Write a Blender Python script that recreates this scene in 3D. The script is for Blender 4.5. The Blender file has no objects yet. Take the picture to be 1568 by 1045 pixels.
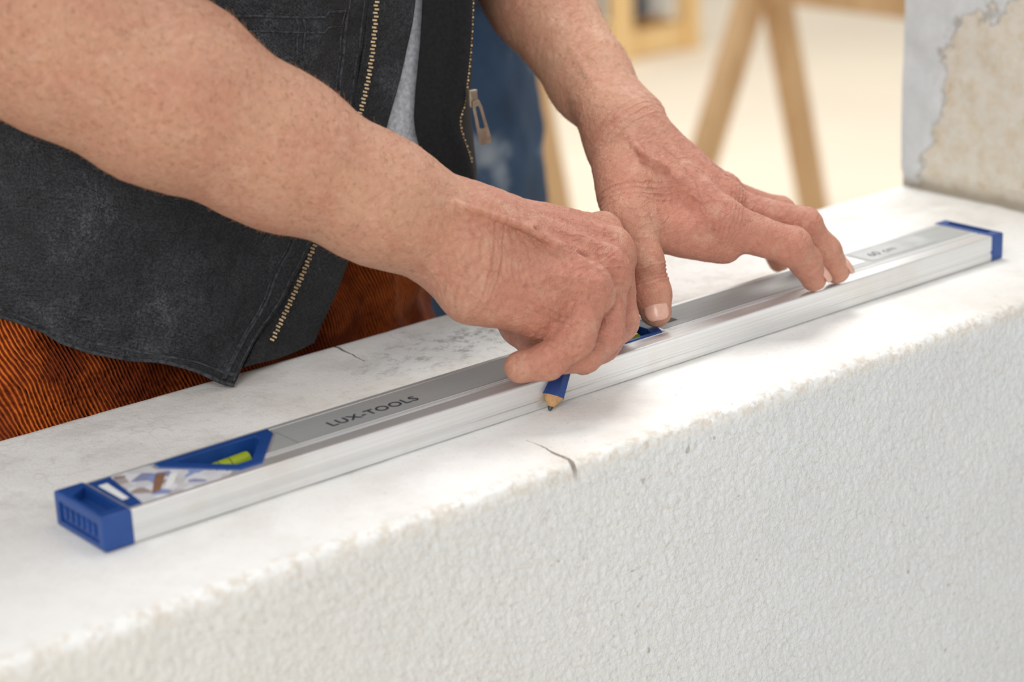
import bpy, math, numpy as np, random
from mathutils import Vector, Matrix
random.seed(3)
V=np.array
scn=bpy.context.scene
COL=scn.collection
# ---------------------------------------------------------------- helpers
def link(o,parent=None):
    COL.objects.link(o)
    if parent: o.parent=parent
    return o
def empty(name):
    o=bpy.data.objects.new(name,None); COL.objects.link(o); return o
def mesh_np(name,verts,faces,mat=None,parent=None,smooth=True):
    me=bpy.data.meshes.new(name)
    verts=np.asarray(verts,dtype=np.float32); faces=np.asarray(faces,dtype=np.int32)
    n=faces.shape[1]
    me.vertices.add(len(verts)); me.vertices.foreach_set("co",verts.ravel())
    me.loops.add(faces.size); me.loops.foreach_set("vertex_index",faces.ravel())
    me.polygons.add(len(faces)); me.polygons.foreach_set("loop_start",np.arange(0,faces.size,n,dtype=np.int32))
    me.update(calc_edges=True)
    if smooth: me.polygons.foreach_set("use_smooth",np.ones(len(me.polygons),dtype=bool))
    if mat: me.materials.append(mat)
    return link(bpy.data.objects.new(name,me),parent)
def mesh_py(name,verts,faces,mat=None,parent=None,smooth=False):
    me=bpy.data.meshes.new(name); me.from_pydata([tuple(v) for v in verts],[],faces); me.update()
    if smooth:
        for p in me.polygons: p.use_smooth=True
    if mat: me.materials.append(mat)
    return link(bpy.data.objects.new(name,me),parent)
def bevel(o,w,seg=2):
    m=o.modifiers.new("b","BEVEL"); m.width=w; m.segments=seg; m.limit_method='ANGLE'; return o
def box(name,lo,hi,mat,parent=None,bv=0):
    x0,y0,z0=lo;x1,y1,z1=hi
    v=[(x0,y0,z0),(x1,y0,z0),(x1,y1,z0),(x0,y1,z0),(x0,y0,z1),(x1,y0,z1),(x1,y1,z1),(x0,y1,z1)]
    f=[(0,3,2,1),(4,5,6,7),(0,1,5,4),(1,2,6,5),(2,3,7,6),(3,0,4,7)]
    o=mesh_py(name,v,f,mat,parent)
    if bv: bevel(o,bv)
    return o
def beam(name,a,b,w,t,mat,parent=None,bv=.002,up=(0,0,1)):
    a=Vector(a);b=Vector(b);d=(b-a).normalized();s=d.cross(Vector(up))
    if s.length<1e-3: s=d.cross(Vector((0,1,0)))
    s.normalize();u=s.cross(d)
    v=[]
    for p in (a,b):
        for i,j in ((-1,-1),(1,-1),(1,1),(-1,1)): v.append(p+s*(i*w/2)+u*(j*t/2))
    f=[(0,1,2,3),(7,6,5,4),(0,4,5,1),(1,5,6,2),(2,6,7,3),(3,7,4,0)]
    o=mesh_py(name,v,f,mat,parent)
    if bv: bevel(o,bv)
    return o
def prism(name,poly,z0,z1,mat,parent=None,bv=0):
    n=len(poly)
    v=[(x,y,z0) for x,y in poly]+[(x,y,z1) for x,y in poly]
    f=[tuple(reversed(range(n))),tuple(range(n,2*n))]+[(i,(i+1)%n,n+(i+1)%n,n+i) for i in range(n)]
    o=mesh_py(name,v,f,mat,parent)
    if bv: bevel(o,bv)
    return o
def ring_prism(name,outer,inner,z0,z1,mat,parent=None,bv=0):
    n=len(outer)
    v=[(x,y,z0) for x,y in outer]+[(x,y,z1) for x,y in outer]+[(x,y,z0) for x,y in inner]+[(x,y,z1) for x,y in inner]
    f=[]
    for i in range(n):
        j=(i+1)%n
        f+= [(i,j,n+j,n+i),(n+i,n+j,3*n+j,3*n+i),(3*n+i,3*n+j,2*n+j,2*n+i),(2*n+i,2*n+j,j,i)]
    o=mesh_py(name,v,f,mat,parent)
    if bv: bevel(o,bv)
    return o
def tube(name,pts,r,mat,parent=None,res=3):
    cu=bpy.data.curves.new(name,'CURVE');cu.dimensions='3D';cu.bevel_depth=r;cu.bevel_resolution=res
    s=cu.splines.new('POLY');s.points.add(len(pts)-1)
    for i,p in enumerate(pts): s.points[i].co=(p[0],p[1],p[2],1)
    cu.materials.append(mat)
    return link(bpy.data.objects.new(name,cu),parent)
TAB=(np.random.RandomState(77).rand(128,128,128)*2-1).astype(np.float32)
def vn(p,scale,seed=0):
    q=(np.asarray(p)*scale+1000.+V([seed*17.31,seed*5.77,seed*29.9])).astype(np.float32); fl=np.floor(q); f=q-fl; i=fl.astype(np.int32)&127; j=(i+1)&127; f=f*f*(3-2*f)
    fx,fy,fz=f[...,0],f[...,1],f[...,2]; ix,iy,iz=i[...,0],i[...,1],i[...,2]; jx,jy,jz=j[...,0],j[...,1],j[...,2]
    L=lambda a,b,t:a+(b-a)*t
    return L(L(L(TAB[ix,iy,iz],TAB[jx,iy,iz],fx),L(TAB[ix,jy,iz],TAB[jx,jy,iz],fx),fy),L(L(TAB[ix,iy,jz],TAB[jx,iy,jz],fx),L(TAB[ix,jy,jz],TAB[jx,jy,jz],fx),fy),fz)
# ---------------------------------------------------------------- materials
class M:
    def __init__(s,name):
        s.m=bpy.data.materials.new(name); s.m.use_nodes=True; s.nt=s.m.node_tree; s.b=s.nt.nodes["Principled BSDF"]
        s.tc=s.nt.nodes.new("ShaderNodeTexCoord")
    def n(s,t,**k):
        nd=s.nt.nodes.new(t)
        for a,b in k.items(): setattr(nd,a,b)
        return nd
    def l(s,a,b): s.nt.links.new(a,b)
    def noise(s,scale,detail=4,rough=.55,vec=None,dist=0):
        n=s.n("ShaderNodeTexNoise"); n.inputs["Scale"].default_value=scale;n.inputs["Detail"].default_value=detail
        n.inputs["Roughness"].default_value=rough;n.inputs["Distortion"].default_value=dist
        s.l(vec or s.tc.outputs["Object"],n.inputs["Vector"]); return n.outputs["Fac"]
    def ramp(s,fac,stops):
        r=s.n("ShaderNodeValToRGB"); e=r.color_ramp.elements
        while len(e)<len(stops): e.new(.5)
        for el,(p,c) in zip(e,stops): el.position=p; el.color=(*c,1) if len(c)==3 else c
        s.l(fac,r.inputs[0]); return r.outputs[0]
    def mask(s,fac,a,b): return s.ramp(fac,[(a,(0,0,0)),(b,(1,1,1))])
    def rng(s,v,a,b):
        r=s.n("ShaderNodeMapRange"); r.inputs[1].default_value=a;r.inputs[2].default_value=b; s.l(v,r.inputs[0]); return r.outputs[0]
    def mix(s,fac,a,b,mode='MIX'):
        m=s.n("ShaderNodeMix",data_type='RGBA',blend_type=mode)
        for sock,v in ((m.inputs[0],fac),(m.inputs[6],a),(m.inputs[7],b)):
            if hasattr(v,'links'): s.l(v,sock)
            elif isinstance(v,(int,float)): sock.default_value=v
            else: sock.default_value=(*v,1)
        return m.outputs[2]
    def math(s,op,a,b=None,c=None):
        m=s.n("ShaderNodeMath",operation=op)
        for i,v in enumerate((a,b,c)):
            if v is None: continue
            if isinstance(v,(int,float)): m.inputs[i].default_value=v
            else: s.l(v,m.inputs[i])
        return m.outputs[0]
    def xyz(s):
        x=s.n("ShaderNodeSeparateXYZ"); s.l(s.tc.outputs["Object"],x.inputs[0]); return x.outputs
    def bump(s,h,strength,dist,prev=None):
        b=s.n("ShaderNodeBump"); b.inputs["Strength"].default_value=strength;b.inputs["Distance"].default_value=dist
        s.l(h,b.inputs["Height"])
        if prev: s.l(prev,b.inputs["Normal"])
        return b.outputs[0]
    def set(s,col=None,rough=None,metal=None,normal=None,**k):
        if col is not None:
            if isinstance(col,tuple): s.b.inputs["Base Color"].default_value=(*col,1)
            else: s.l(col,s.b.inputs["Base Color"])
        if rough is not None:
            if isinstance(rough,(int,float)): s.b.inputs["Roughness"].default_value=rough
            else: s.l(rough,s.b.inputs["Roughness"])
        if metal is not None: s.b.inputs["Metallic"].default_value=metal
        if normal is not None: s.l(normal,s.b.inputs["Normal"])
        for a,b in k.items(): s.b.inputs[a.replace("_"," ")].default_value=b
        return s.m
def simple(name,col,rough=.5,metal=0,var=.15,scale=60,bump=.0,**k):
    m=M(name); f=m.noise(scale)
    lo=tuple(c*(1-var) for c in col);hi=tuple(min(1,c*(1+var)) for c in col)
    c=m.ramp(f,[(.3,lo),(.7,hi)])
    nm=m.bump(m.noise(scale*6),.3,bump) if bump else None
    return m.set(c,rough,metal,nm,**k)

def mat_skin():
    m=M("skin")
    at=m.n("ShaderNodeAttribute",attribute_name="red")
    base=m.mix(at.outputs["Fac"],(.61,.325,.205),(.56,.240,.163))
    mott=m.mask(m.noise(42,4,.6),.38,.70)
    c=m.mix(m.math('MULTIPLY',mott,.52),base,(.53,.185,.120))
    pale=m.mask(m.noise(85,4,.6),.5,.75)
    c=m.mix(m.math('MULTIPLY',pale,.45),c,(.72,.46,.32))
    fre=m.mask(m.noise(240,2,.5),.62,.72)
    c=m.mix(m.math('MULTIPLY',fre,.34),c,(.33,.13,.07))
    cr=m.n("ShaderNodeAttribute",attribute_name="crease")
    c=m.mix(m.math('MULTIPLY',cr.outputs["Fac"],.60),c,(.35,.105,.07))
    v=m.n("ShaderNodeTexVoronoi",feature='DISTANCE_TO_EDGE'); v.inputs["Scale"].default_value=800
    mp=m.n("ShaderNodeMapping"); mp.inputs["Scale"].default_value=(1,1.7,1.2); mp.inputs["Rotation"].default_value=(.3,.5,.4); m.l(m.tc.outputs["Object"],mp.inputs[0])
    m.l(mp.outputs[0],v.inputs["Vector"])
    n1=m.bump(v.outputs[0],.8,.0006)
    n2=m.bump(m.noise(210,6,.68,vec=mp.outputs[0],dist=.6),.65,.0026,n1)
    m.set(c,.46,0,n2)
    m.b.inputs["Subsurface Weight"].default_value=.10
    m.b.inputs["Subsurface Radius"].default_value=(1,.35,.2); m.b.inputs["Subsurface Scale"].default_value=.003
    m.b.inputs["Specular IOR Level"].default_value=.45
    return m.m
SKIN=mat_skin()
NAIL=simple("nail",(.66,.38,.29),.25,0,.10,200)
HAIRM=simple("arm_hair",(.36,.17,.06),.5,0,.2,100)
def mat_vest():
    m=M("washed_black_denim")
    f=m.ramp(m.noise(18,7,.72),[(.36,(.008,.009,.011)),(.56,(.021,.023,.027)),(.74,(.075,.081,.090))])
    g=m.ramp(m.noise(800,2,.6),[(.35,(.25,.25,.25)),(.7,(1.9,1.9,1.9))])
    c=m.mix(.85,f,g,'MULTIPLY')
    w=m.n("ShaderNodeTexWave",bands_direction='DIAGONAL');w.inputs["Scale"].default_value=300;w.inputs["Distortion"].default_value=1
    m.l(m.tc.outputs["Object"],w.inputs[0])
    n=m.bump(w.outputs["Fac"],.5,.0005); n=m.bump(m.noise(55,6,.65),.9,.008,n)
    return m.set(c,.76,0,n)
VEST=mat_vest()
LINING=simple("black_fleece",(.008,.008,.009),.95,0,.5,500,.002)
SEAM=simple("denim_seam",(.034,.036,.041),.9,0,.9,400,.001)
TSHIRT=simple("grey_tshirt",(.46,.48,.51),.9,0,.3,400,.001)
BRASS=simple("zipper_brass",(.60,.46,.28),.32,.9,.3,300)
STEEL=simple("zipper_puller",(.42,.36,.28),.36,.9,.25,200)
def mat_cord():
    m=M("rust_corduroy")
    mp=m.n("ShaderNodeMapping"); mp.inputs["Rotation"].default_value=(0,math.radians(18),0); m.l(m.tc.outputs["Object"],mp.inputs[0])
    w=m.n("ShaderNodeTexWave",bands_direction='X');w.inputs["Scale"].default_value=160;w.inputs["Distortion"].default_value=9;w.inputs["Detail"].default_value=3;w.inputs["Detail Scale"].default_value=.16
    m.l(mp.outputs[0],w.inputs[0])
    ribs=m.ramp(w.outputs["Fac"],[(.10,(.14,.018,.003)),(.5,(.38,.058,.007)),(.95,(.70,.18,.025))])
    dk=m.mask(m.noise(24,5,.6),.38,.60)
    c=m.mix(m.math('MULTIPLY',dk,.78),ribs,(.09,.010,.003))  # shade of the folds painted in as dark noise patches
    n=m.bump(w.outputs["Fac"],.8,.0013)
    n=m.bump(m.noise(30,4,.6),1.0,.016,n)
    return m.set(c,.85,0,n,Specular_IOR_Level=.15)
CORD=mat_cord()
def mat_jeans():
    m=M("blue_denim")
    c=m.ramp(m.noise(9,5,.6),[(.35,(.008,.024,.055)),(.62,(.025,.062,.13))])
    st=m.mask(m.noise(16,3,.5),.60,.72)
    c=m.mix(m.math('MULTIPLY',st,.6),c,(.45,.5,.55))
    return m.set(c,.9,0,m.bump(m.noise(300),.3,.002))
JEANS=mat_jeans()
def mat_wall():
    m=M("painted_render")
    x,y,z=m.xyz()
    back=m.math('ADD',.40,m.math('MULTIPLY',m.rng(y,.02,.07),.60))
    n1=m.noise(9,6,.62)
    top=m.ramp(n1,[(.3,(.72,.69,.64)),(.5,(.83,.82,.79)),(.75,(.90,.895,.88))])
    iso=m.math('ABSOLUTE',m.math('SUBTRACT',m.noise(8,4,.5),.52))
    isol=m.math('SUBTRACT',1.,m.rng(iso,.0,.0028))
    top=m.mix(m.math('MULTIPLY',m.math('MULTIPLY',isol,back),.30),top,(.52,.47,.40))
    pl=m.mask(m.noise(22,6,.68),.49,.62)
    top=m.mix(m.math('MULTIPLY',m.math('MULTIPLY',pl,back),.45),top,(.58,.55,.50))
    du=m.mask(m.noise(160,7,.8),.55,.66)
    top=m.mix(m.math('MULTIPLY',m.math('MULTIPLY',du,back),.32),top,(.46,.43,.39))
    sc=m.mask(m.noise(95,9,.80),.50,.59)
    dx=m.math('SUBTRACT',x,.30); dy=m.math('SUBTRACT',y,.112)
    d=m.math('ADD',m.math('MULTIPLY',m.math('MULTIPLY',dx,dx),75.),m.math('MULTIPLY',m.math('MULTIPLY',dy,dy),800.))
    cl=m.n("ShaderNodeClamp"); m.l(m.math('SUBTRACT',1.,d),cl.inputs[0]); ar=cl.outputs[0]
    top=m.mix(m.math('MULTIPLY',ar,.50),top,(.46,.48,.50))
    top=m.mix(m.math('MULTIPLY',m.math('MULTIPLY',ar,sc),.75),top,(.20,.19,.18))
    sp=m.mask(m.noise(420,2,.5),.68,.75)
    top=m.mix(m.math('MULTIPLY',sp,.35),top,(.38,.32,.26))
    wob=m.math('MULTIPLY',m.math('SUBTRACT',m.noise(60,4,.6),.5),.0050)
    cx=m.math('ABSOLUTE',m.math('SUBTRACT',m.math('ADD',m.math('ADD',x,m.math('MULTIPLY',y,-.09)),wob),.2120))
    cw=m.math('ADD',.00012,m.math('MULTIPLY',m.rng(y,-.030,-.060),.0011))
    crack=m.math('LESS_THAN',cx,m.math('MAXIMUM',cw,m.math('MULTIPLY',m.rng(y,.115,.158),.0008)))
    ed=m.math('MAXIMUM',m.math('LESS_THAN',y,-.026),m.math('GREATER_THAN',y,.125))
    top=m.mix(m.math('MULTIPLY',m.math('MULTIPLY',crack,ed),.85),top,(.07,.05,.035))
    stn=m.math('MULTIPLY',m.math('SUBTRACT',1.,m.rng(cx,0.,.012)),m.rng(y,-.035,-.06))
    top=m.mix(m.math('MULTIPLY',stn,.25),top,(.55,.47,.38))
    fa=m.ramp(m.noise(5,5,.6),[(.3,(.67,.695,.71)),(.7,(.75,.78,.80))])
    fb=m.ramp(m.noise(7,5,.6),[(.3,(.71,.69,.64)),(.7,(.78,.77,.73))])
    fr=m.mix(m.rng(x,-.05,.35),fb,fa)  # warm-to-bluish shift of light along the front put into the colour
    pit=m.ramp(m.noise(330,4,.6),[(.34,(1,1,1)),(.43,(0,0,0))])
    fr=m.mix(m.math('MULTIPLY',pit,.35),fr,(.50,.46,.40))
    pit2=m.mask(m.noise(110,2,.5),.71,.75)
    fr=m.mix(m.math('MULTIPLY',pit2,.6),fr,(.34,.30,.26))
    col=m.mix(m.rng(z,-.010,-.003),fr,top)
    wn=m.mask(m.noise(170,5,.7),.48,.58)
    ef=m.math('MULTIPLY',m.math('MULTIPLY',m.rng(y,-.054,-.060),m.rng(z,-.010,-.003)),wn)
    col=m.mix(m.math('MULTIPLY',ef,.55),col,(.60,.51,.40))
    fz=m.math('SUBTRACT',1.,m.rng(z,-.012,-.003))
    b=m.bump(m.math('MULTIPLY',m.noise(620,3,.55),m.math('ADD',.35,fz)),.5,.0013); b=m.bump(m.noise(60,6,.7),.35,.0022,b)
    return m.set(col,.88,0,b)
WALL=mat_wall()
def mat_jamb():
    m=M("peeling_plaster")
    x,y,z=m.xyz()
    zc=m.math('MINIMUM',z,.06)
    s1=m.math('SUBTRACT',m.math('SUBTRACT',.149,m.math('MULTIPLY',zc,.45)),y)
    s2=m.math('ADD',m.math('MULTIPLY',m.math('SUBTRACT',.115,z),.8),m.math('MULTIPLY',m.math('SUBTRACT',.118,y),.30))
    s=m.math('ADD',m.math('MINIMUM',s1,s2),m.math('MULTIPLY',m.math('SUBTRACT',m.noise(38,6,.62),.5),.05))
    msk=m.rng(s,0.,.0008)
    rim=m.math('SUBTRACT',1.,m.rng(m.math('ABSOLUTE',m.math('ADD',s,.0006)),.0,.0016))
    plaster=m.ramp(m.noise(75,7,.75),[(.30,(.60,.42,.25)),(.40,(.83,.72,.55)),(.58,(.92,.87,.77)),(.8,(.88,.75,.56))])
    paint=m.ramp(m.noise(90,6,.7),[(.3,(.80,.83,.84)),(.7,(.91,.93,.94))])
    col=m.mix(msk,paint,plaster)
    col=m.mix(m.math('MULTIPLY',rim,.5),col,(.45,.38,.30))
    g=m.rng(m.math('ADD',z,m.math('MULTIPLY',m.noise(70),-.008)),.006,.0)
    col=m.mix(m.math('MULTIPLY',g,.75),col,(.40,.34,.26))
    n=m.bump(m.math('SUBTRACT',1.,msk),.8,.002); n=m.bump(m.noise(260,6,.75),.8,.003,n)
    return m.set(col,.9,0,n)
JAMB=mat_jamb()
def mat_wood(name,a,b):
    m=M(name); mp=m.n("ShaderNodeMapping"); mp.inputs["Scale"].default_value=(6,6,1); m.l(m.tc.outputs["Object"],mp.inputs[0])
    c=m.ramp(m.noise(6,6,.6,vec=mp.outputs[0],dist=.5),[(.3,a),(.7,b)]); return m.set(c,.55)
WOOD=mat_wood("trestle_wood",(.46,.28,.13),(.62,.41,.22))
WOOD2=mat_wood("pine_wood",(.74,.48,.20),(.84,.60,.30))
FLOOR=simple("cream_floor",(.84,.73,.58),.6,0,.04,1.5)
BACK=simple("white_wall_paint",(.82,.83,.82),.8,0,.03,2)
def mat_alu(name,col,rough,metal):
    m=M(name); mp=m.n("ShaderNodeMapping"); mp.inputs["Scale"].default_value=(4,900,900); m.l(m.tc.outputs["Object"],mp.inputs[0])
    f=m.noise(1,3,.6,vec=mp.outputs[0])
    c=m.ramp(f,[(.3,tuple(k*.84 for k in col)),(.7,col)])
    sm=m.mask(m.noise(18,5,.65),.5,.75)
    c=m.mix(m.math('MULTIPLY',sm,.38),c,(.60,.53,.44))
    return m.set(c,rough,metal,m.bump(f,.12,.0004))
ALU=mat_alu("brushed_aluminium",(.82,.82,.81),.36,.62)
BAND=mat_alu("grey_printed_band",(.45,.47,.465),.42,.15)
WHITE=simple("white_print",(.85,.86,.86),.4,0,.03)
BLUE=simple("blue_plastic",(.011,.060,.25),.40,0,.12,90,.0003)
DARK=simple("dark_plastic",(.008,.015,.04),.5)
INK=simple("black_ink",(.04,.045,.06),.5)
GREYL=simple("grey_label",(.45,.46,.455),.45)
def mat_vial():
    m=M("green_vial"); m.set((.55,.68,.03),.08); m.b.inputs["Transmission Weight"].default_value=.4; return m.m
VIAL=mat_vial()
def mat_sticker():
    m=M("product_sticker"); v=m.n("ShaderNodeTexVoronoi"); v.inputs["Scale"].default_value=170; m.l(m.tc.outputs["Object"],v.inputs["Vector"])
    hs=m.n("ShaderNodeSeparateColor"); m.l(v.outputs["Color"],hs.inputs[0])
    c=m.ramp(hs.outputs[0],[(.0,(.72,.73,.76)),(.40,(.60,.60,.62)),(.55,(.80,.81,.84)),(.84,(.30,.22,.19)),(.94,(.25,.33,.60))])
    return m.set(c,.35)
STICK=mat_sticker()
PENB=simple("pencil_blue_paint",(.012,.05,.21),.3,0,.1)
PENW=simple("pencil_wood",(.50,.28,.12),.6,0,.25,300)
LEAD=simple("graphite",(.03,.03,.03),.4)

# ---------------------------------------------------------------- masonry parapet wall
YF,YB=-.063,.162
def build_wall():
    prof=[(YB,-.95),(YB,-.6),(YB,-.3),(YB,-.1),(YB,-.03),(YB,-.008),(YB-.001,-.003),(YB-.004,-.0005)]
    for y in np.arange(YB-.007,-.052,-.003): prof.append((y,0))
    R=.0055
    for a in np.linspace(0,90,10): prof.append((YF+R-R*math.sin(math.radians(a)),-R+R*math.cos(math.radians(a))))
    z=-R
    while z>-.27: z-=.0009; prof.append((YF,z))
    prof+= [(YF,-.45),(YF,-.95)]
    prof=V(prof)
    xs=np.concatenate([np.linspace(-1.3,-.26,40),np.arange(-.255,.80,.0009),np.linspace(.81,1.9,60)])
    P=np.zeros((len(prof),len(xs),3)); P[...,0]=xs[None,:]; P[...,1]=prof[:,0:1]; P[...,2]=prof[:,1:2]
    t=np.gradient(prof,axis=0); nrm=np.stack([-t[:,1],t[:,0]],1); nrm/=np.linalg.norm(nrm,axis=1,keepdims=True)+1e-9
    if nrm[-5,0]>0: nrm=-nrm
    fr=np.clip((-.057-P[...,1])/.005,0,1)
    Q=P.copy(); Q[...,0]+= .45*Q[...,2]
    wob=vn(P,150,5)[...,None]*.0020
    a=vn(Q*V([1,1,.85])+wob,560,1); b=vn(Q+wob,960,2); lo=vn(P,45,4); e=vn(P,150,8); c=vn(Q,250,14)
    rough=a*.00050+b*.00036+lo*.00022+c*.00026
    edge=np.exp(-((P[...,1]-YF)**2+(P[...,2])**2)/(2*.0045**2))
    bead=np.maximum(vn(P,250,15),0)
    disp=fr*rough+ (1-fr)*(vn(P,25,6)*.0003+vn(P,120,9)*.00010) - edge*np.maximum(e-.3,0)*.0014+edge*bead*.0005
    disp=disp*(P[...,2]>-.5)
    P[...,1]+=nrm[:,0:1]*disp; P[...,2]+=nrm[:,1:2]*disp
    topm=(P[...,1]>-.05)&(P[...,1]<.155)
    P[...,2]=np.where(topm,np.minimum(P[...,2]-.0003,0.0),P[...,2])
    nr,nc=P.shape[:2]; idx=np.arange(nr*nc).reshape(nr,nc)
    F=np.stack([idx[:-1,:-1],idx[1:,:-1],idx[1:,1:],idx[:-1,1:]],-1).reshape(-1,4)
    return mesh_np("wall_parapet",P.reshape(-1,3),F,WALL)
wall=build_wall()
def build_jamb():
    xs=.695
    ys=np.linspace(.158,-.063,90); zs=np.linspace(-.002,.9,320)
    Y,Z=np.meshgrid(ys,zs); P=np.stack([np.full_like(Y,xs),Y,Z],-1)
    n=vn(P,60,3)*.0012+vn(P,14,5)*.0025
    n=n+np.where(Z<.012,-.002,0); P[...,0]+= -n
    P[...,0]+= (.158-Y)*(-.045)
    nr,nc=Y.shape; idx=np.arange(nr*nc).reshape(nr,nc)
    F=np.stack([idx[:-1,:-1],idx[:-1,1:],idx[1:,1:],idx[1:,:-1]],-1).reshape(-1,4)
    ob=mesh_np("wall_jamb",P.reshape(-1,3),F,JAMB)
    b=[(.697,.1575,-.002),(1.9,.1575,-.002),(1.9,.1575,.9),(.697,.1575,.9),(.688,-.0628,-.002),(1.9,-.0628,-.002),(1.9,-.0628,.9),(.688,-.0628,.9)]
    mesh_py("jamb_body",b,[(0,1,2,3),(7,6,5,4),(3,2,6,7)],JAMB,ob)
build_jamb()

# ---------------------------------------------------------------- spirit level
lev=empty("spirit_level")
LW,LT=.0426,.0154
def build_level():
    W,T=LW,LT
    prof=[(0,.0008),(0,.0046),(.0004,.0050),(.0004,.0062),(0,.0066),(0,T-.0008),(.0003,T-.0002),(.0008,T),
          (.0092,T),(.0094,T-.0004),(.0100,T-.0004),(.0102,T),
          (.0128,T),(.0130,T-.0004),(.0136,T-.0004),(.0138,T),
          (W-.0046,T),(W-.0044,T-.0004),(W-.0038,T-.0004),(W-.0036,T),(W-.0008,T),(W-.0002,T-.0003),(W,T-.0010),
          (W,.0008),(W-.0008,0),(.0008,0)]
    n=len(prof); x0,x1=.013,.592
    v=[(x0,y,z) for y,z in prof]+[(x1,y,z) for y,z in prof]
    f=[(i,(i+1)%n,n+(i+1)%n,n+i) for i in range(n)]+[tuple(range(n))[::-1],tuple(range(n,2*n))]
    body=mesh_py("aluminium_body",v,f,ALU,lev)
    tri=[(.0475,.0388),(.0475,.0335),(.0715,.0050),(.0830,.0050),(.1065,.0325),(.1075,.0388)]
    cutters=[]
    def cut(poly):
        c=prism("cut",poly,-.01,.03,DARK); mod=body.modifiers.new("bo","BOOLEAN");mod.operation='DIFFERENCE';mod.object=c;mod.solver='EXACT';cutters.append(c)
    def inset(poly,k):
        cx=sum(p[0] for p in poly)/len(poly);cy=sum(p[1] for p in poly)/len(poly)
        return [(cx+(x-cx)*k,cy+(y-cy)*k) for x,y in poly]
    cut(tri)
    mid=[(.268,.0105),(.332,.0105),(.336,.0185),(.336,.0335),(.264,.0335),(.264,.0185)]
    cut(mid)
    dg=bpy.context.evaluated_depsgraph_get(); me=bpy.data.meshes.new_from_object(body.evaluated_get(dg)); body.modifiers.clear(); body.data=me
    for c in cutters: bpy.data.objects.remove(c,do_unlink=True)
    ring_prism("vial_window_frame",inset(tri,1.0),inset(tri,.70),.002,T+.0008,BLUE,lev,.0004)
    prism("window_back",inset(tri,.73),.0022,.0034,DARK,lev)
    ring_prism("middle_window_frame",mid,inset(mid,.80),.002,T+.0008,BLUE,lev,.0004)
    prism("middle_window_back",inset(mid,.81),.0022,.0034,DARK,lev)
    def vial(name,a,b,r):
        a=Vector(a);b=Vector(b)
        tube(name,[a,b],r,VIAL,lev,6)
        bpy.data.objects[name].data.use_fill_caps=True
        d=(b-a).normalized();c=(a+b)/2
        for s in (-1,1): tube(name+"_mark",[c+d*(.003*s)-d*.0002,c+d*(.003*s)+d*.0002],r*1.03,INK,lev,6)
    vial("plumb_vial",(.062,.0255,.0095),(.089,.0280,.0095),.0036)
    vial("level_vial",(.275,.0220,.0095),(.325,.0220,.0095),.0045)
    z=T+.00012
    def strip(name,xa,xb,ya,yb,mat,zz=z):
        return mesh_py(name,[(xa,ya,zz),(xb,ya,zz),(xb,yb,zz),(xa,yb,zz)],[(0,1,2,3)],mat,lev)
    strip("printed_band",.1085,.2635,.0140,.0380,BAND); strip("printed_band",.3365,.5890,.0140,.0380,BAND)
    mesh_py("band_corner",[(.0925,.0140,z),(.1087,.0140,z),(.1087,.0330,z)],[(0,1,2)],BAND,lev)
    for ya,yb in ((.0101,.0109),(.0120,.0127)):
        strip("white_line",.088,.262,ya,yb,WHITE,T+.0003); strip("white_line",.338,.588,ya,yb,WHITE,T+.0003)
    mesh_py("sticker",[(.0150,.0030,z),(.0640,.0030,z),(.0690,.0062,z),(.0455,.0330,z),(.0450,.0400,z),(.0150,.0400,z)],[(0,1,2,3,4,5)],STICK,lev)
    mesh_py("sticker_blue",[(.0150,.0030,z+.0001),(.0215,.0030,z+.0001),(.0260,.0400,z+.0001),(.0150,.0400,z+.0001)],[(0,1,2,3)],BLUE,lev)
    mesh_py("sticker_white",[(.0170,.012,z+.0002),(.0200,.012,z+.0002),(.0215,.034,z+.0002),(.0170,.034,z+.0002)],[(0,1,2,3)],WHITE,lev)
    mesh_py("sticker_icon",[(.030,.010,z+.0002),(.034,.010,z+.0002),(.046,.026,z+.0002),(.042,.028,z+.0002)],[(0,1,2,3)],simple("sticker_brown",(.28,.15,.09),.4),lev)
    mesh_py("sticker_icon",[(.036,.010,z+.0002),(.040,.010,z+.0002),(.050,.022,z+.0002),(.047,.024,z+.0002)],[(0,1,2,3)],WHITE,lev)
    strip("sticker_right",.478,.500,.019,.036,WHITE,T+.0003)
    strip("sticker_right_grey",.503,.560,.017,.036,GREYL,T+.0003)
    strip("sticker_mid",.337,.352,.020,.034,INK,T+.0003)
    for i in range(3): strip("sticker_mid_text",.3395+i*.004,.3420+i*.004,.023,.031,WHITE,T+.0004)
    cu=bpy.data.curves.new("lettering","FONT"); cu.body="LUX-TOOLS"; cu.size=.0088; cu.extrude=.00004; cu.space_character=1.1; cu.offset=.0001
    cu.materials.append(INK); t=bpy.data.objects.new("lettering",cu); link(t,lev); t.location=(.1310,.0205,T+.0003)
    cu2=bpy.data.curves.new("label_text","FONT"); cu2.body="60 cm"; cu2.size=.009; cu2.materials.append(INK); t2=bpy.data.objects.new("label_text",cu2); link(t2,lev); t2.location=(.510,.023,T+.0004)
    e=.0006
    def cap(name,xa,xb,sgn):
        b=box(name,(xa,-e,-0.0),(xb,W+e,T+e),BLUE,lev,.0011)
        cc=prism("c",[(xa+.0028,.006),(xb-.0028,.006),(xb-.0028,W-.006),(xa+.0028,W-.012)] if sgn<0 else [(xa+.003,.006),(xb-.003,.006),(xb-.003,W-.006),(xa+.003,W-.006)],T-.004,T+.01,DARK)
        mod=b.modifiers.new("bo","BOOLEAN");mod.object=cc;mod.operation='DIFFERENCE';mod.solver='EXACT'
        c2=box("c2",(xa-.003 if sgn<0 else xb-.0012,.004,.003),(xa+.0012 if sgn<0 else xb+.003,W-.004,T-.003),DARK)
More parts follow.
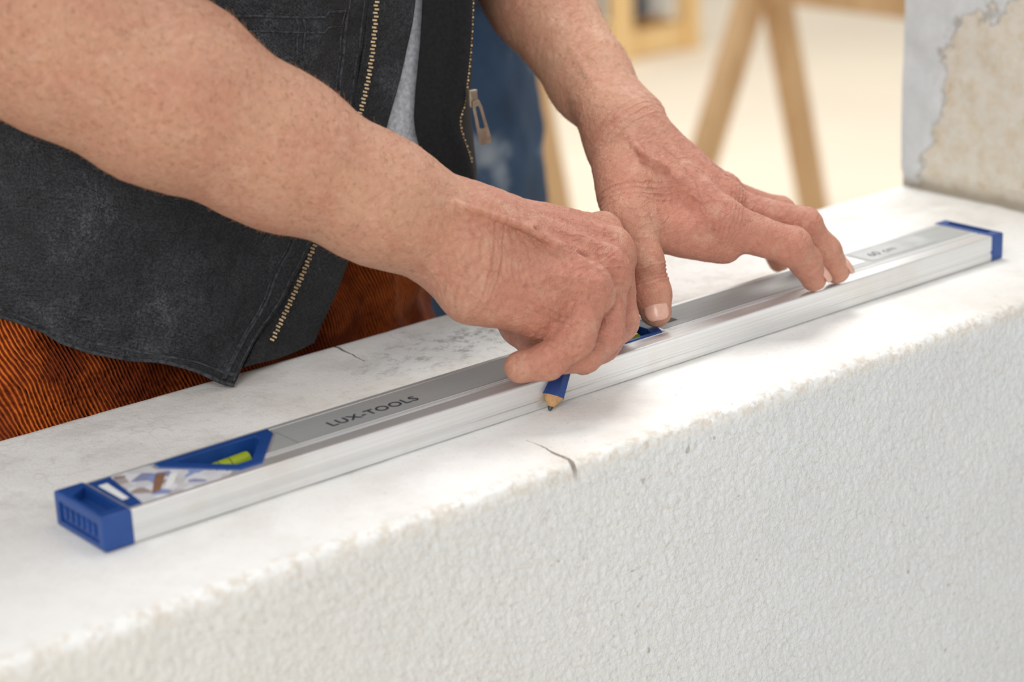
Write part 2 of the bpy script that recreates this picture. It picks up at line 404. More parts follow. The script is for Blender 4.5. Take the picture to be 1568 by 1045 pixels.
        mod=b.modifiers.new("bo2","BOOLEAN");mod.object=c2;mod.operation='DIFFERENCE';mod.solver='EXACT'
        dg=bpy.context.evaluated_depsgraph_get(); me=bpy.data.meshes.new_from_object(b.evaluated_get(dg)); b.modifiers.clear(); b.data=me
        bpy.data.objects.remove(cc,do_unlink=True);bpy.data.objects.remove(c2,do_unlink=True)
    cap("end_cap_near",0,.0145,-1); cap("end_cap_far",.5895,.600,1)
    for i in range(6): box("cap_rib",(.0002,.008+i*.005,.005),(.0016,.010+i*.005,.0105),BLUE,lev,.0003)
build_level()

# ---------------------------------------------------------------- carpenter's pencil
def build_pencil():
    par=empty("carpenter_pencil")
    tip=Vector((.2415,-.0045,.0003)); tail=Vector((.2965,.0180,.0775))
    d=(tail-tip).normalized()
    vw=Vector((-.6,-.72,.33)); s=d.cross(vw).normalized(); u=d.cross(s)
    a,b=.0052,.0034
    n=8; ang=[math.pi/8+i*math.pi/4 for i in range(n)]
    def ring(t,k): return [tip+d*t+s*(math.cos(q)*a*k*1.08)+u*(math.sin(q)*b*k*1.08) for q in ang]
    def loft(name,rs,mat,smooth=False):
        v=[p for r in rs for p in r]; f=[]
        for i in range(len(rs)-1):
            for j in range(n): f.append((i*n+j,i*n+(j+1)%n,(i+1)*n+(j+1)%n,(i+1)*n+j))
        f.append(tuple(range(n))[::-1]); f.append(tuple((len(rs)-1)*n+j for j in range(n)))
        return mesh_py(name,v,f,mat,par,smooth)
    Ln=(tail-tip).length
    loft("lead",[ring(0,.12),ring(.0022,.30)],LEAD)
    loft("sharpened_wood",[ring(.0020,.28),ring(.0075,1.0)],PENW)
    loft("painted_shaft",[ring(.0073,1.02),ring(Ln-.006,1.02)],PENB)
    loft("tail_wood",[ring(Ln-.006,.98),ring(Ln+.0004,.90)],PENW)
build_pencil()

# ---------------------------------------------------------------- SDF bodies
def smin(a,b,k):
    h=np.clip(.5+.5*(b-a)/k,0,1); return b*(1-h)+a*h-k*h*(1-h)
class Field:
    def __init__(s,lo,hi,h,R=None):
        s.R=np.eye(3) if R is None else R
        s.lo=V(lo,dtype=float);s.h=h
        s.n=np.ceil((V(hi)-s.lo)/h).astype(int)+1
        s.F=np.full(tuple(s.n),.05,dtype=np.float32)
    def group(s,prims,kin=.004,kout=.004):
        P=[]
        for p in prims:
            P.append((s.R@V(p[0],dtype=float),s.R@V(p[1],dtype=float),p[2],p[3]))
        lo=np.min([np.minimum(a,b)-max(ra,rb) for a,b,ra,rb in P],0)-kout-4*s.h
        hi=np.max([np.maximum(a,b)+max(ra,rb) for a,b,ra,rb in P],0)+kout+4*s.h
        i0=np.clip(np.floor((lo-s.lo)/s.h).astype(int),0,s.n); i1=np.clip(np.ceil((hi-s.lo)/s.h).astype(int)+1,0,s.n)
        ax=[(s.lo[k]+s.h*np.arange(i0[k],i1[k])).astype(np.float32) for k in range(3)]
        X=ax[0][:,None,None];Y=ax[1][None,:,None];Z=ax[2][None,None,:]
        G=None; f4=np.float32
        for a,b,ra,rb in P:
            ab=(b-a).astype(f4); L2=f4(ab@ab+1e-12)
            px,py,pz=X-f4(a[0]),Y-f4(a[1]),Z-f4(a[2])
            t=np.clip((px*ab[0]+py*ab[1]+pz*ab[2])/L2,0,1)
            dx=px-t*ab[0];dy=py-t*ab[1];dz=pz-t*ab[2]
            d=np.sqrt(dx*dx+dy*dy+dz*dz)-(f4(ra)+t*f4(rb-ra))
            G=d if G is None else smin(G,d,f4(kin))
        sl=tuple(slice(i0[k],i1[k]) for k in range(3))
        s.F[sl]=smin(s.F[sl],G,f4(kout))
    def mesh(s):
        F=s.F; S=F<0; nx,ny,nz=F.shape
        cnt=np.zeros((nx-1,ny-1,nz-1),dtype=np.int8)
        for a in (0,1):
            for b in (0,1):
                for c in (0,1): cnt+=S[a:nx-1+a,b:ny-1+b,c:nz-1+c]
        act=(cnt>0)&(cnt<8); ii=np.argwhere(act); idx=np.full(act.shape,-1,dtype=np.int32); idx[act]=np.arange(len(ii))
        acc=np.zeros((len(ii),3));w=np.zeros(len(ii))
        cor=[(a,b,c) for a in (0,1) for b in (0,1) for c in (0,1)]
        val={c:F[ii[:,0]+c[0],ii[:,1]+c[1],ii[:,2]+c[2]].astype(float) for c in cor}
        for c in cor:
            for k in range(3):
                if c[k]==0:
                    d=list(c);d[k]=1;d=tuple(d); v0=val[c];v1=val[d]; m=(v0<0)!=(v1<0)
                    t=np.where(m,v0/np.where(m,v0-v1,1),0)
                    p=np.repeat(V(c,dtype=float)[None],len(ii),0); p[:,k]+=t
                    acc+=p*m[:,None];w+=m
        vert=(ii+acc/np.maximum(w,1)[:,None])*s.h+s.lo
        faces=[]
        for k in range(3):
            a=[slice(None)]*3;b=[slice(None)]*3; a[k]=slice(0,-1);b[k]=slice(1,None)
            s0=S[tuple(a)];s1=S[tuple(b)]; e=np.argwhere(s0!=s1)
            o1,o2=[(1,2),(2,0),(0,1)][k]
            lim=V(act.shape)
            ok=(e[:,o1]>0)&(e[:,o2]>0)&(e[:,o1]<lim[o1])&(e[:,o2]<lim[o2])&(e[:,k]<lim[k]); e=e[ok]
            u1=np.zeros(3,int);u1[o1]=1;u2=np.zeros(3,int);u2[o2]=1
            g=lambda q: idx[q[:,0],q[:,1],q[:,2]]
            q=np.stack([g(e-u1-u2),g(e-u2),g(e),g(e-u1)],1)
            fl=~s0[e[:,0],e[:,1],e[:,2]]
            q[fl]=q[fl][:,::-1]; faces.append(q)
        faces=np.concatenate(faces); faces=faces[(faces>=0).all(1)]
        return vert@s.R, faces
def frame_from(d,up=(0,0,1)):
    d=V(d,dtype=float);d/=np.linalg.norm(d); s=np.cross(d,up);s/=np.linalg.norm(s);u=np.cross(s,d); return np.stack([d,s,u])
def chain(pts,rs): return [(pts[i],pts[i+1],rs[i],rs[i+1]) for i in range(len(pts)-1)]
def getn(me):
    n=np.zeros(len(me.vertices)*3,dtype=np.float32); me.vertex_normals.foreach_get("vector",n); return n.reshape(-1,3).astype(float)
def build_arm(name,groups,parent,hand_c,hand_r,creases,wrinkles,h=.0011,axis=(1,0,0),hairs=0,hair_min=.08,flow=None):
    R=frame_from(axis)
    pts=[]
    for g,ki,ko in groups:
        for p in g:
            for q,r in ((p[0],p[2]),(p[1],p[3])): pts+= [R@V(q)-r-.01,R@V(q)+r+.01]
    f=Field(np.min(pts,0),np.max(pts,0),h,R)
    for g,ki,ko in groups: f.group(g,ki,ko)
    v,fa=f.mesh(); del f
    o=mesh_np(name,v,fa,SKIN,parent)
    m=o.modifiers.new("s","SUBSURF"); m.levels=1;m.render_levels=1
    dg=bpy.context.evaluated_depsgraph_get(); me=bpy.data.meshes.new_from_object(o.evaluated_get(dg)); o.modifiers.clear(); o.data=me
    v=np.zeros(len(me.vertices)*3,dtype=np.float32); me.vertices.foreach_get("co",v); v=v.reshape(-1,3).astype(float)
    n=getn(me)
    d=(vn(v,45,1)*.0007+vn(v,160,2)*.00022).astype(float)
    cre=np.zeros(len(v))
    for c,ax,R0,amp,cnt,sp in creases:
        c=V(c,dtype=float);ax=V(ax,dtype=float);ax/=np.linalg.norm(ax); q=v-c; r2=(q*q).sum(1); I=np.where(r2<(3*R0)**2)[0]
        q=q[I]; s=q@ax+vn(v[I],230,7)*.0007
        w=np.exp(-r2[I]/(2*R0**2))
        for j in range(cnt):
            g=w*np.exp(-((s-(j-(cnt-1)/2)*sp)/.00045)**2); d[I]-=amp*g; cre[I]=np.maximum(cre[I],g)
    for c,R0,amp,sv in wrinkles:
        q=v-V(c); r2=(q*q).sum(1); I=np.where(r2<(2.6*R0)**2)[0]; w=np.exp(-r2[I]/(2*R0**2)); vi=v[I]; p=vi*V(sv)
        rg=np.clip(1-np.abs(vn(p+vn(vi,90,31)[:,None]*.003,230,33))*2.6,0,1)**2; rg2=np.clip(1-np.abs(vn(p,420,35))*2.6,0,1)**2
        d[I]-=amp*w*(rg+.35*rg2); cre[I]=np.maximum(cre[I],w*rg*.55)
    v=v+n*d[:,None]
    me.vertices.foreach_set("co",v.astype(np.float32).ravel()); me.update()
    red=np.clip(1-(np.linalg.norm(v-V(hand_c),axis=1)-hand_r*.5)/hand_r,0,1)
    at=me.attributes.new("red",'FLOAT','POINT'); at.data.foreach_set("value",red.astype(np.float32))
    at=me.attributes.new("crease",'FLOAT','POINT'); at.data.foreach_set("value",cre.astype(np.float32))
    if hairs:
        rs=np.random.RandomState(5); dist=np.linalg.norm(v-V(hand_c),axis=1)
        cand=np.where((dist>hair_min)&(dist<.42))[0]; pr=np.clip((dist[cand]-hair_min)/.05,0,1); cand=cand[rs.rand(len(cand))<pr]
        pick=rs.choice(cand,hairs)
        P=v[pick]+rs.normal(0,.0006,(hairs,3)); N=n[pick]; T=V(flow,dtype=float)[None]+rs.normal(0,.38,(hairs,3)); T-=N*(T*N).sum(1)[:,None]; T/=np.linalg.norm(T,axis=1)[:,None]
        L=(rs.rand(hairs)*.008+.006)[:,None]
        p0=P-N*.0006;p1=P+T*L*.4+N*L*.26;p2=P+T*L*1.0+N*L*.42
        B=np.cross(T,N); rad=.000095
        rows=[]
        for p,k in ((p0,1.),(p1,.8)):
            for a in (0,2.094,4.189): rows.append(p+(B*math.cos(a)+N*math.sin(a))*rad*k)
        rows.append(p2); vs=np.stack(rows,1).reshape(-1,3)
        tri=[(0,1,4),(0,4,3),(1,2,5),(1,5,4),(2,0,3),(2,3,5),(3,4,6),(4,5,6),(5,3,6)]
        F=(np.arange(hairs)[:,None,None]*7+V(tri)[None]).reshape(-1,3)
        mesh_np(name+"_hair",vs,F,HAIRM,parent)
    return o
man=empty("carpenter")
def mid(a,b,t): return tuple(V(a)*(1-t)+V(b)*t)
def tendons(W,ms,nr,t0,ra,rb,r0=.0022,r1=.0028):
    out=[]; nr=V(nr,dtype=float); nr/=np.linalg.norm(nr)
    for m_ in ms: out.append((tuple(V(mid(W,m_,t0))+nr*ra),tuple(V(m_)+nr*rb),r0,r1))
    return out
def each(g,k): return [([p],.004,k) for p in g]
# ---- right arm (holding the pencil)
RW=(.226,.030,.0815)
rf=[(RW),(.181,.045,.1105),(.1417,.065,.138),(.0979,.085,.170),(.064,.11,.2004),(.021,.13,.2306)]
rr=[.0262,.0285,.0345,.0415,.0455,.046]
g_fore=chain(rf,rr)+[(rf[5],(.012,.20,.34),.046,.049),((.012,.20,.34),(.06,.25,.46),.049,.059)]
iM,mM,rM,pM=(.3110,.034,.0665),(.3040,.018,.0620),(.2860,.002,.0590),(.2640,-.010,.0575)
g_palm=[(RW,iM,.0250,.0115),(RW,mM,.0250,.0120),(RW,rM,.0240,.0115),((.222,.018,.074),pM,.0220,.0105),
        ((.213,.012,.066),(.236,-.002,.0530),.018,.0120),((.235,.04,.070),(.255,.042,.052),.018,.013),((.262,.02,.055),(.280,.012,.052),.018,.013),
        ((.242,.002,.048),(.262,-.001,.040),.0125,.0115),((.246,.006,.040),(.262,.003,.034),.0100,.0095)]
g_i=chain([iM,(.3140,.029,.032),(.294,.018,.0262),(.270,.010,.0250)],[.0112,.0096,.0085,.0078])
g_m=chain([mM,(.2985,.008,.0300),(.279,-.002,.0245),(.262,-.007,.0225)],[.0116,.0100,.0086,.0080])
g_r=chain([rM,(.2735,-.009,.0330),(.2580,-.0130,.0270),(.2450,-.0110,.0285)],[.0112,.0100,.0086,.0080])
g_p=chain([pM,(.2475,-.0175,.0385),(.2325,-.0150,.0305),(.2225,-.0070,.0285)],[.0100,.0092,.0082,.0074])
g_t=chain([(.236,.045,.070),(.252,.043,.050),(.254,.030,.0345),(.250,.012,.0285)],[.016,.0118,.0100,.0090])
rn=(.18,-.42,.90)
kn=[(tuple(V(m_)+V(rn)*.0035),tuple(V(m_)+V((.004,0,-.003))),.0092,.0092) for m_ in (iM,mM,rM,pM)]
kn+=[((.2475,-.0175,.0385),(.2475,-.0175,.0385),.0098,.0098)]
tend=tendons(RW,(iM,mM,rM,pM),rn,.42,.0185,.0100)
vein=[((.205,.012,.109),(.228,.000,.0975),.0016,.0018),((.228,.000,.0975),(.250,-.004,.0830),.0018,.0016),((.250,-.004,.0830),(.270,-.002,.0740),.0016,.0012),((.236,-.001,.093),(.254,.012,.0905),.0014,.0012)]
rcre=[(iM,(1,0,-.3),.007,.0006,3,.002),(mM,(1,0,-.3),.007,.0006,3,.002),(rM,(1,0,-.3),.007,.0006,3,.002),((.3150,.029,.032),(0,0,1),.006,.0010,3,.0018),((.2985,.008,.030),(0,0,1),.006,.0010,3,.0018),
      ((.2735,-.009,.033),(.4,0,1),.006,.0010,3,.0018),((.2475,-.0175,.0385),(.7,0,.9),.006,.0010,3,.0016),((.2325,-.015,.0305),(1,0,.3),.0045,.0009,2,.0016),((.215,.0,.085),(1,0,-.5),.02,.0005,2,.004),((.2385,-.006,.052),(.6,0,1),.012,.0008,2,.003)]
rwr=[((.27,-.005,.068),.030,.00050,(.6,1.2,1.2)),((.22,.0,.085),.03,.00034,(1.3,.7,.7)),((.285,-.008,.04),.02,.00044,(1,1,.6)),((.24,-.015,.04),.014,.0004,(1,1,1))]
build_arm("right_arm",each(g_fore,.014)+[(g_palm,.010,.010),(tend,.001,.005),(kn,.002,.006),(vein,.001,.003),(g_t,.005,.004),(g_i,.004,.0020),(g_m,.004,.0012),(g_r,.004,.0012),(g_p,.004,.0012)],man,(.27,.01,.05),.07,rcre,rwr,axis=(-.20,.10,.15),hairs=10500,hair_min=.085,flow=(.75,-.3,-.65))
# ---- left arm (pressing the level)
LWr=(.379,.085,.100)
lf=[LWr,(.393,.13,.1235),(.4000,.18,.1630),(.42,.29,.237)]
lr=[.0190,.0222,.0285,.038]
g_fore=chain(lf,lr)+[(lf[3],(.40,.33,.36),.041,.044),((.40,.33,.36),(.375,.31,.46),.044,.056)]
iM,mM,rM,pM=(.3870,.0200,.0605),(.4060,.0360,.0635),(.4220,.0550,.0620),(.4290,.0740,.0580)
iP,mP,rP,pP=(.4180,.0005,.0455),(.4400,.0120,.0500),(.4560,.0460,.0480),(.4640,.0760,.0440)
g_palm=[((.374,.082,.096),iM,.0180,.0115),(LWr,mM,.0185,.0115),(LWr,rM,.0180,.0110),((.384,.090,.096),pM,.0165,.0105),
        ((.362,.070,.085),(.3406,.045,.0690),.0165,.0125),((.345,.045,.064),(.389,.022,.049),.0125,.0105),((.36,.06,.072),(.40,.040,.052),.016,.012)]
g_i=chain([iM,iP,(.4300,.0010,.0340),(.4375,.0020,.0232)],[.0122,.0098,.0086,.0076])
g_m=chain([mM,mP,(.4500,.0055,.0350),(.4570,.0030,.0232)],[.0112,.0097,.0086,.0076])
g_r=chain([rM,rP,(.4640,.0420,.0350),(.4670,.0360,.0232)],[.0105,.0092,.0082,.0074])
g_p=chain([pM,pP,(.4750,.0720,.0260),(.4800,.068,.0100)],[.0095,.0080,.0072,.0065])
g_t=chain([(.3406,.045,.0690),(.3375,.0290,.0495),(.3350,.0215,.0340),(.3343,.0175,.0250)],[.0125,.0100,.0102,.0088])
ln=(-.12,-.28,.95)
tend=tendons(LWr,(iM,mM,rM,pM),ln,.25,.0150,.0098,.0024,.0030)
kn=[(tuple(V(m_)+V(ln)*.0035),tuple(V(m_)+V(ln)*.002),.0098,.0098) for m_ in (iM,mM,rM,pM)]
kn+=[(iP,iP,.0103,.0103),(mP,mP,.0103,.0103),(rP,rP,.0097,.0097)]
ulna=[((.372,.095,.112),(.376,.105,.116),.012,.012),((.398,.093,.108),(.398,.10,.112),.0105,.010)]
vein=[((.362,.055,.0985),(.372,.046,.0895),.0018,.0018),((.372,.046,.0895),(.398,.048,.0800),.0018,.0016),((.372,.046,.0895),(.380,.030,.0770),.0016,.0014),((.362,.055,.0985),(.366,.085,.1165),.0018,.0018),((.366,.085,.1165),(.380,.13,.143),.0018,.0016)]
lcre=[(iM,(.8,-.5,-.4),.010,.0009,5,.0024),(mM,(.8,-.5,-.4),.010,.0009,5,.0024),(rM,(.8,-.3,-.4),.010,.0008,4,.0024),(iP,(.7,-.1,-.7),.0065,.0012,4,.0019),(mP,(.7,-.1,-.7),.0065,.0012,4,.0019),(rP,(.7,-.1,-.7),.0065,.0012,4,.0019),
      ((.3365,.0240,.043),(0,.4,1),.0085,.0011,5,.0021),((.350,.050,.078),(.2,.5,.8),.014,.0006,4,.0035),(LWr,(-.1,.8,.5),.02,.0006,4,.004),((.430,.001,.034),(.3,0,-1),.005,.0009,2,.0018),((.450,.0055,.035),(.3,0,-1),.005,.0009,2,.0018)]
lwr=[((.385,.045,.082),.026,.00050,(1.2,.7,.8)),((.410,.035,.070),.020,.00056,(1.3,.7,1)),((.345,.04,.068),.018,.00030,(.7,1.1,1.2)),((.375,.09,.11),.025,.0003,(.7,1.3,1.2)),((.43,.01,.05),.012,.0004,(1.2,.8,1))]
build_arm("left_arm",each(g_fore,.012)+[(g_palm,.010,.012),(ulna,.004,.010),(tend,.001,.005),(kn,.002,.006),(vein,.001,.003),(g_t,.004,.005),(g_i,.004,.003),(g_m,.004,.0025),(g_r,.004,.0018),(g_p,.004,.0018)],man,(.40,.035,.05),.075,lcre,lwr,axis=(.05,.2,.14),hairs=6000,hair_min=.095,flow=(-.1,-.75,-.5))
def nail(name,c,nrm,along,w,l,t=.0012):
    nrm=Vector(nrm).normalized(); al=Vector(along); al=(al-nrm*al.dot(nrm)).normalized(); s=al.cross(nrm)
    vs=[];fs=[];N=10
    for i in range(N+1):
        for j in range(N+1):
            a=(i/N*2-1);b=(j/N*2-1)
            x=b*w/2*math.sqrt(1-.5*a**4); y=a*l/2*math.sqrt(1-.35*b**4)
            z=-(b*b)*w*.22-(a*a)*l*.06+t
            vs.append(Vector(c)+s*x+al*y+nrm*z)
    for i in range(N):
        for j in range(N): q=i*(N+1)+j; fs.append((q,q+1,q+N+2,q+N+1))
    o=mesh_py(name,vs,fs,NAIL,man,True); m=o.modifiers.new("s","SOLIDIFY"); m.thickness=.0008; m.offset=0
nail("thumb_nail",(.3293,.0118,.0284),(-.60,-.66,.45),(0.02,-.25,-1),.0125,.0120,.0009)
nail("index_nail",(.4420,-.0030,.0265),(.45,-.60,.50),(.3,0,-1),.0095,.0105,.0009)
nail("middle_nail",(.4620,-.0015,.0265),(.55,-.52,.50),(.3,0,-1),.0095,.0105,.0009)

# ---------------------------------------------------------------- clothing
def cr1(P,n):
    P=np.asarray(P,float); m=len(P)
    t=np.linspace(0,m-1,n); i=np.clip(t.astype(int),0,m-2); f=(t-i)[:,None] if P.ndim==2 else (t-i)[:,None,None]
    E=np.concatenate([[2*P[0]-P[1]],P,[2*P[-1]-P[-2]]])
    a,b,c,d=E[i],E[i+1],E[i+2],E[i+3]
    return .5*((2*b)+(-a+c)*f+(2*a-5*b+4*c-d)*f**2+(-a+3*b-3*c+d)*f**3)
def surf(ctrl,nu,nv):
    C=np.asarray(ctrl,float); A=cr1(C,nu); return np.transpose(cr1(np.transpose(A,(1,0,2)),nv),(1,0,2))
def cloth(name,ctrl,nu,nv,mat,parent,wr=.003,thick=.0018,seed=0,hem=0):
    S=surf(ctrl,nu,nv)
    du=np.gradient(S,axis=0);dv=np.gradient(S,axis=1);n=np.cross(du,dv);n/=np.linalg.norm(n,axis=2,keepdims=True)+1e-9
    Q=S*V([1,1,.45])
    d=vn(Q,22,seed)*wr+vn(S,60,seed+1)*wr*.4+vn(S,170,seed+2)*wr*.15
    S=S+n*d[...,None]
    if hem:
        i=np.arange(nu)[:,None]; S[...,2]+= np.exp(-(i/10.)**2)*vn(S,55,seed+5)*hem; S=S+n*(np.exp(-(i/9.)**2)*vn(S,75,seed+7)*hem*.8)[...,None]
    idx=np.arange(nu*nv).reshape(nu,nv); F=np.stack([idx[:-1,:-1],idx[1:,:-1],idx[1:,1:],idx[:-1,1:]],-1).reshape(-1,4)
    o=mesh_np(name,S.reshape(-1,3),F,mat,parent); m=o.modifiers.new("s","SOLIDIFY");m.thickness=thick;m.offset=0
    return S,n
A=[[(.1504,.138,.0035),(.135,.146,.009),(.1105,.162,.018),(.0748,.194,.034),(.038,.235,.064),(.00,.29,.07),(.03,.40,.07)],
   [(.1676,.145,.0175),(.150,.150,.025),(.118,.162,.038),(.078,.190,.052),(.038,.235,.076),(.005,.29,.08),(.03,.40,.08)],
   [(.206,.150,.057),(.170,.150,.065),(.125,.158,.080),(.080,.185,.090),(.045,.235,.105),(.02,.30,.105),(.05,.40,.105)],
   [(.2431,.150,.125),(.20,.146,.130),(.14,.153,.140),(.085,.180,.150),(.045,.235,.155),(.025,.30,.155),(.05,.40,.155)],
   [(.2588,.150,.184),(.215,.145,.190),(.15,.150,.200),(.085,.175,.210),(.042,.23,.210),(.025,.30,.210),(.05,.40,.21)],
   [(.270,.150,.300),(.22,.140,.300),(.15,.145,.300),(.08,.170,.310),(.040,.22,.310),(.025,.29,.310),(.05,.39,.31)],
   [(.250,.165,.460),(.21,.160,.460),(.15,.160,.470),(.09,.185,.470),(.06,.22,.460),(.05,.30,.460),(.08,.38,.46)]]
SA,nA=cloth("vest_front_panel",A,170,170,VEST,man,.0050,.0022,11,.004)
sgn=-1 if nA[40,10,1]>0 else 1
def seam(name,pts,r=.0009,mat=SEAM): tube(name,pts,r,mat,man,2)
def online(ij,off=.0011): return [SA[min(int(i),169),min(int(j),169)]+nA[min(int(i),169),min(int(j),169)]*sgn*off for i,j in ij]
for jj,rr0 in ((10,.0009),(12,.0005),(2,.0006)): seam("edge_seam",online([(i,jj) for i in range(3,170,2)]),rr0)
seam("hem_seam",online([(7,j) for j in range(0,170,2)]),.0007)
seam("hem_seam",online([(0,j) for j in range(0,170,2)]),.0011)
seam("hem_seam",online([(8.9,j) for j in range(0,170,2)]),.0004)
seam("chest_seam",online([(113-3*math.sin(j/30),j) for j in range(12,125,2)]),.0008)
seam("chest_seam",online([(110-3*math.sin(j/30),j) for j in range(12,125,2)]),.0005)
for jj in (30,32): seam("pocket_seam",online([(i,jj+(i-110)*.12) for i in range(60,112,2)]),.0006)
Ez=V([r[0] for r in A])
B=[[Ez[0]+V((.010,.006,.004)),(.190,.152,.0045),(.2110,.155,.0063)],
   [Ez[1]+V((.004,.003,0)),(.200,.152,.016),(.2170,.155,.016)],
   [Ez[2]+V((0,.003,0)),(.222,.152,.050),(.2357,.155,.0447)],
   [Ez[3]+V((0,.003,0)),(.258,.155,.118),(.2695,.158,.1126)],
   [Ez[4]+V((0,.003,0)),(.275,.155,.180),(.2930,.158,.1788)],
   [Ez[5]+V((0,.003,0)),(.290,.155,.30),(.308,.158,.30)],
   [Ez[6]+V((0,.003,0)),(.265,.170,.45),(.28,.172,.45)]]
cloth("vest_facing",B,120,30,VEST,man,.0012,.0016,31)
C=[[(.300,.160,.040),(.312,.157,.042),(.322,.150,.045),(.350,.190,.045),(.385,.27,.045),(.37,.38,.045)],
   [(.2950,.160,.0869),(.309,.155,.086),(.320,.150,.0864),(.350,.190,.088),(.388,.27,.09),(.37,.38,.09)],
   [(.2905,.160,.1097),(.304,.154,.11),(.3132,.150,.1094),(.350,.190,.110),(.388,.27,.11),(.37,.38,.11)],
   [(.2920,.160,.1270),(.308,.154,.127),(.3185,.150,.1266),(.350,.190,.127),(.388,.27,.127),(.37,.38,.127)],
   [(.3005,.160,.1775),(.315,.154,.177),(.3259,.150,.1756),(.352,.190,.176),(.388,.27,.176),(.37,.38,.176)],
   [(.313,.161,.30),(.326,.155,.30),(.337,.152,.30),(.36,.19,.30),(.385,.26,.30),(.37,.37,.30)],
   [(.30,.170,.46),(.315,.170,.46),(.33,.168,.46),(.35,.19,.46),(.37,.25,.46),(.36,.36,.46)]]
SC,nC=cloth("vest_left_panel",C,120,90,LINING,man,.0010,.0016,51)
cloth("tshirt_front",[[(.250,.170,.09),(.275,.163,.09),(.305,.166,.09)],[(.258,.170,.14),(.282,.163,.14),(.31,.166,.14)],[(.27,.17,.20),(.295,.163,.20),(.32,.166,.20)],[(.29,.17,.30),(.308,.164,.30),(.33,.168,.30)]],40,20,TSHIRT,man,.0015,.001,61)
def zipper(name,pts,off,spacing=.0019,w=.0026):
    P=cr1(V(pts),400); seg=np.linalg.norm(np.diff(P,axis=0),axis=1); cum=np.concatenate([[0],np.cumsum(seg)])
    vs=[];fs=[];k=0
    for s in np.arange(.001,cum[-1],spacing):
        p=V([np.interp(s,cum,P[:,i]) for i in range(3)]); q=V([np.interp(min(s+.001,cum[-1]),cum,P[:,i]) for i in range(3)])-p
        q/=np.linalg.norm(q)+1e-9
        nn=V((-.45,-.85,.1)); nn-=q*(nn@q); nn/=np.linalg.norm(nn); t=np.cross(q,nn)
        c=p+nn*off+t*(.0003 if k%2 else -.0003); k+=1
        b=len(vs)
        for a1 in (-1,1):
            for a2 in (-1,1):
                for a3 in (-1,1): vs.append(c+q*a1*spacing*.30+t*a2*w/2+nn*a3*.0006)
        for f in ((0,1,3,2),(4,6,7,5),(0,4,5,1),(2,3,7,6),(0,2,6,4),(1,5,7,3)): fs.append(tuple(b+i for i in f))
    o=mesh_py(name,vs,fs,BRASS,man); bevel(o,.0002,1)
zA=[V((.1790,.146,.0165))]+[p+V((.0040,.0,0)) for p in Ez[2:6]]
zipper("front_zipper",zA,.0020)
zipper("left_zipper",[V(r[2]) for r in C[1:6]],.0018,.0019,.0022)
def puller():
    c=V((.3180,.1435,.1240))
    box("zipper_slider",tuple(c-V((.0030,.002,.0050))),tuple(c+V((.0030,.002,.0045))),STEEL,man,.0008)
    a=Vector(c+V((.000,-.003,-.001))); b=Vector(c+V((.0050,-.004,-.0260)))
    d=(b-a).normalized(); n=Vector((-.45,-.88,-.1)); n=(n-d*n.dot(d)).normalized(); s=d.cross(n)
    def pt(u,w): return a+d*u+s*w
    L=(b-a).length
    out=[(0,-.0018),(.004,-.0027),(L-.002,-.0036),(L,-.0026),(L,.0026),(L-.002,.0036),(.004,.0027),(0,.0018)]
    inn=[(.0025,-.0006),(.005,-.0011),(L-.010,-.0014),(L-.009,-.0008),(L-.009,.0008),(L-.010,.0014),(.005,.0011),(.0025,.0006)]
    vs=[]
    for z in (0,.0010):
        for l in (out,inn):
            for u,w in l: vs.append(pt(u,w)+n*z)
    fs=[]
    for i in range(8):
        j=(i+1)%8
        fs+= [(i,j,8+j,8+i),(16+i,16+j,24+j,24+i),(i,j,16+j,16+i),(8+i,8+j,24+j,24+i)]
    mesh_py("zipper_pull_tab",vs,fs,STEEL,man)
puller()
def body(name,groups,mat,parent,h,wr=0,seed=0):
    pts=[]
    for g,ki,ko in groups:
        for p in g:
            for q,r in ((p[0],p[2]),(p[1],p[3])): pts+= [V(q)-r-2*h-.02,V(q)+r+2*h+.02]
    f=Field(np.min(pts,0),np.max(pts,0),h)
    for g,ki,ko in groups: f.group(g,ki,ko)
    v,fa=f.mesh(); o=mesh_np(name,v,fa,mat,parent)
    if wr:
        me=o.data; n=getn(me)
        q=v.copy(); q[:,2]+= .6*q[:,0]
        d=(1-np.abs(vn(q*V([1,1,.5]),20,seed)))*wr+vn(v,45,seed+1)*wr*.3
        v=v+n*(d-wr*.5)[:,None]; me.vertices.foreach_set("co",v.astype(np.float32).ravel()); me.update()
    return o
body("tshirt",[([((.165,.285,.155),(.265,.285,.155),.108,.110),((.165,.285,.25),(.275,.285,.25),.108,.110),((.13,.27,.40),(.31,.285,.41),.085,.085),((.10,.26,.45),(.34,.28,.46),.070,.070)],.04,.01)],TSHIRT,man,.005,.001,3)
body("head_and_neck",[([((.215,.25,.49),(.210,.20,.58),.058,.052),((.205,.165,.66),(.205,.150,.70),.078,.082),((.205,.115,.615),(.205,.125,.66),.045,.055),
     ((.205,.070,.655),(.205,.082,.69),.012,.009)],.03,.01),([((.118,.165,.66),(.120,.16,.69),.008,.012),((.292,.165,.66),(.290,.16,.69),.008,.012)],.003,.004)],SKIN,man,.004)
HAIR=simple("brown_hair",(.10,.06,.035),.8,0,.4,300,.003)
body("hair",[([((.205,.19,.70),(.205,.165,.735),.088,.080),((.205,.215,.64),(.205,.20,.70),.072,.080)],.02,.01)],HAIR,man,.005,.004,8)
body("corduroy_trousers",[([((.125,.312,.045),(.264,.312,.045),.112,.112),((.125,.312,-.08),(.255,.312,-.08),.120,.120),
     ((.10,.305,-.12),(.075,.31,-.50),.098,.072),((.27,.305,-.12),(.285,.31,-.50),.098,.072),
     ((.075,.31,-.50),(.07,.33,-.88),.070,.060),((.285,.31,-.50),(.29,.33,-.88),.070,.060)],.04,.01)],CORD,man,.0035,.017,21)
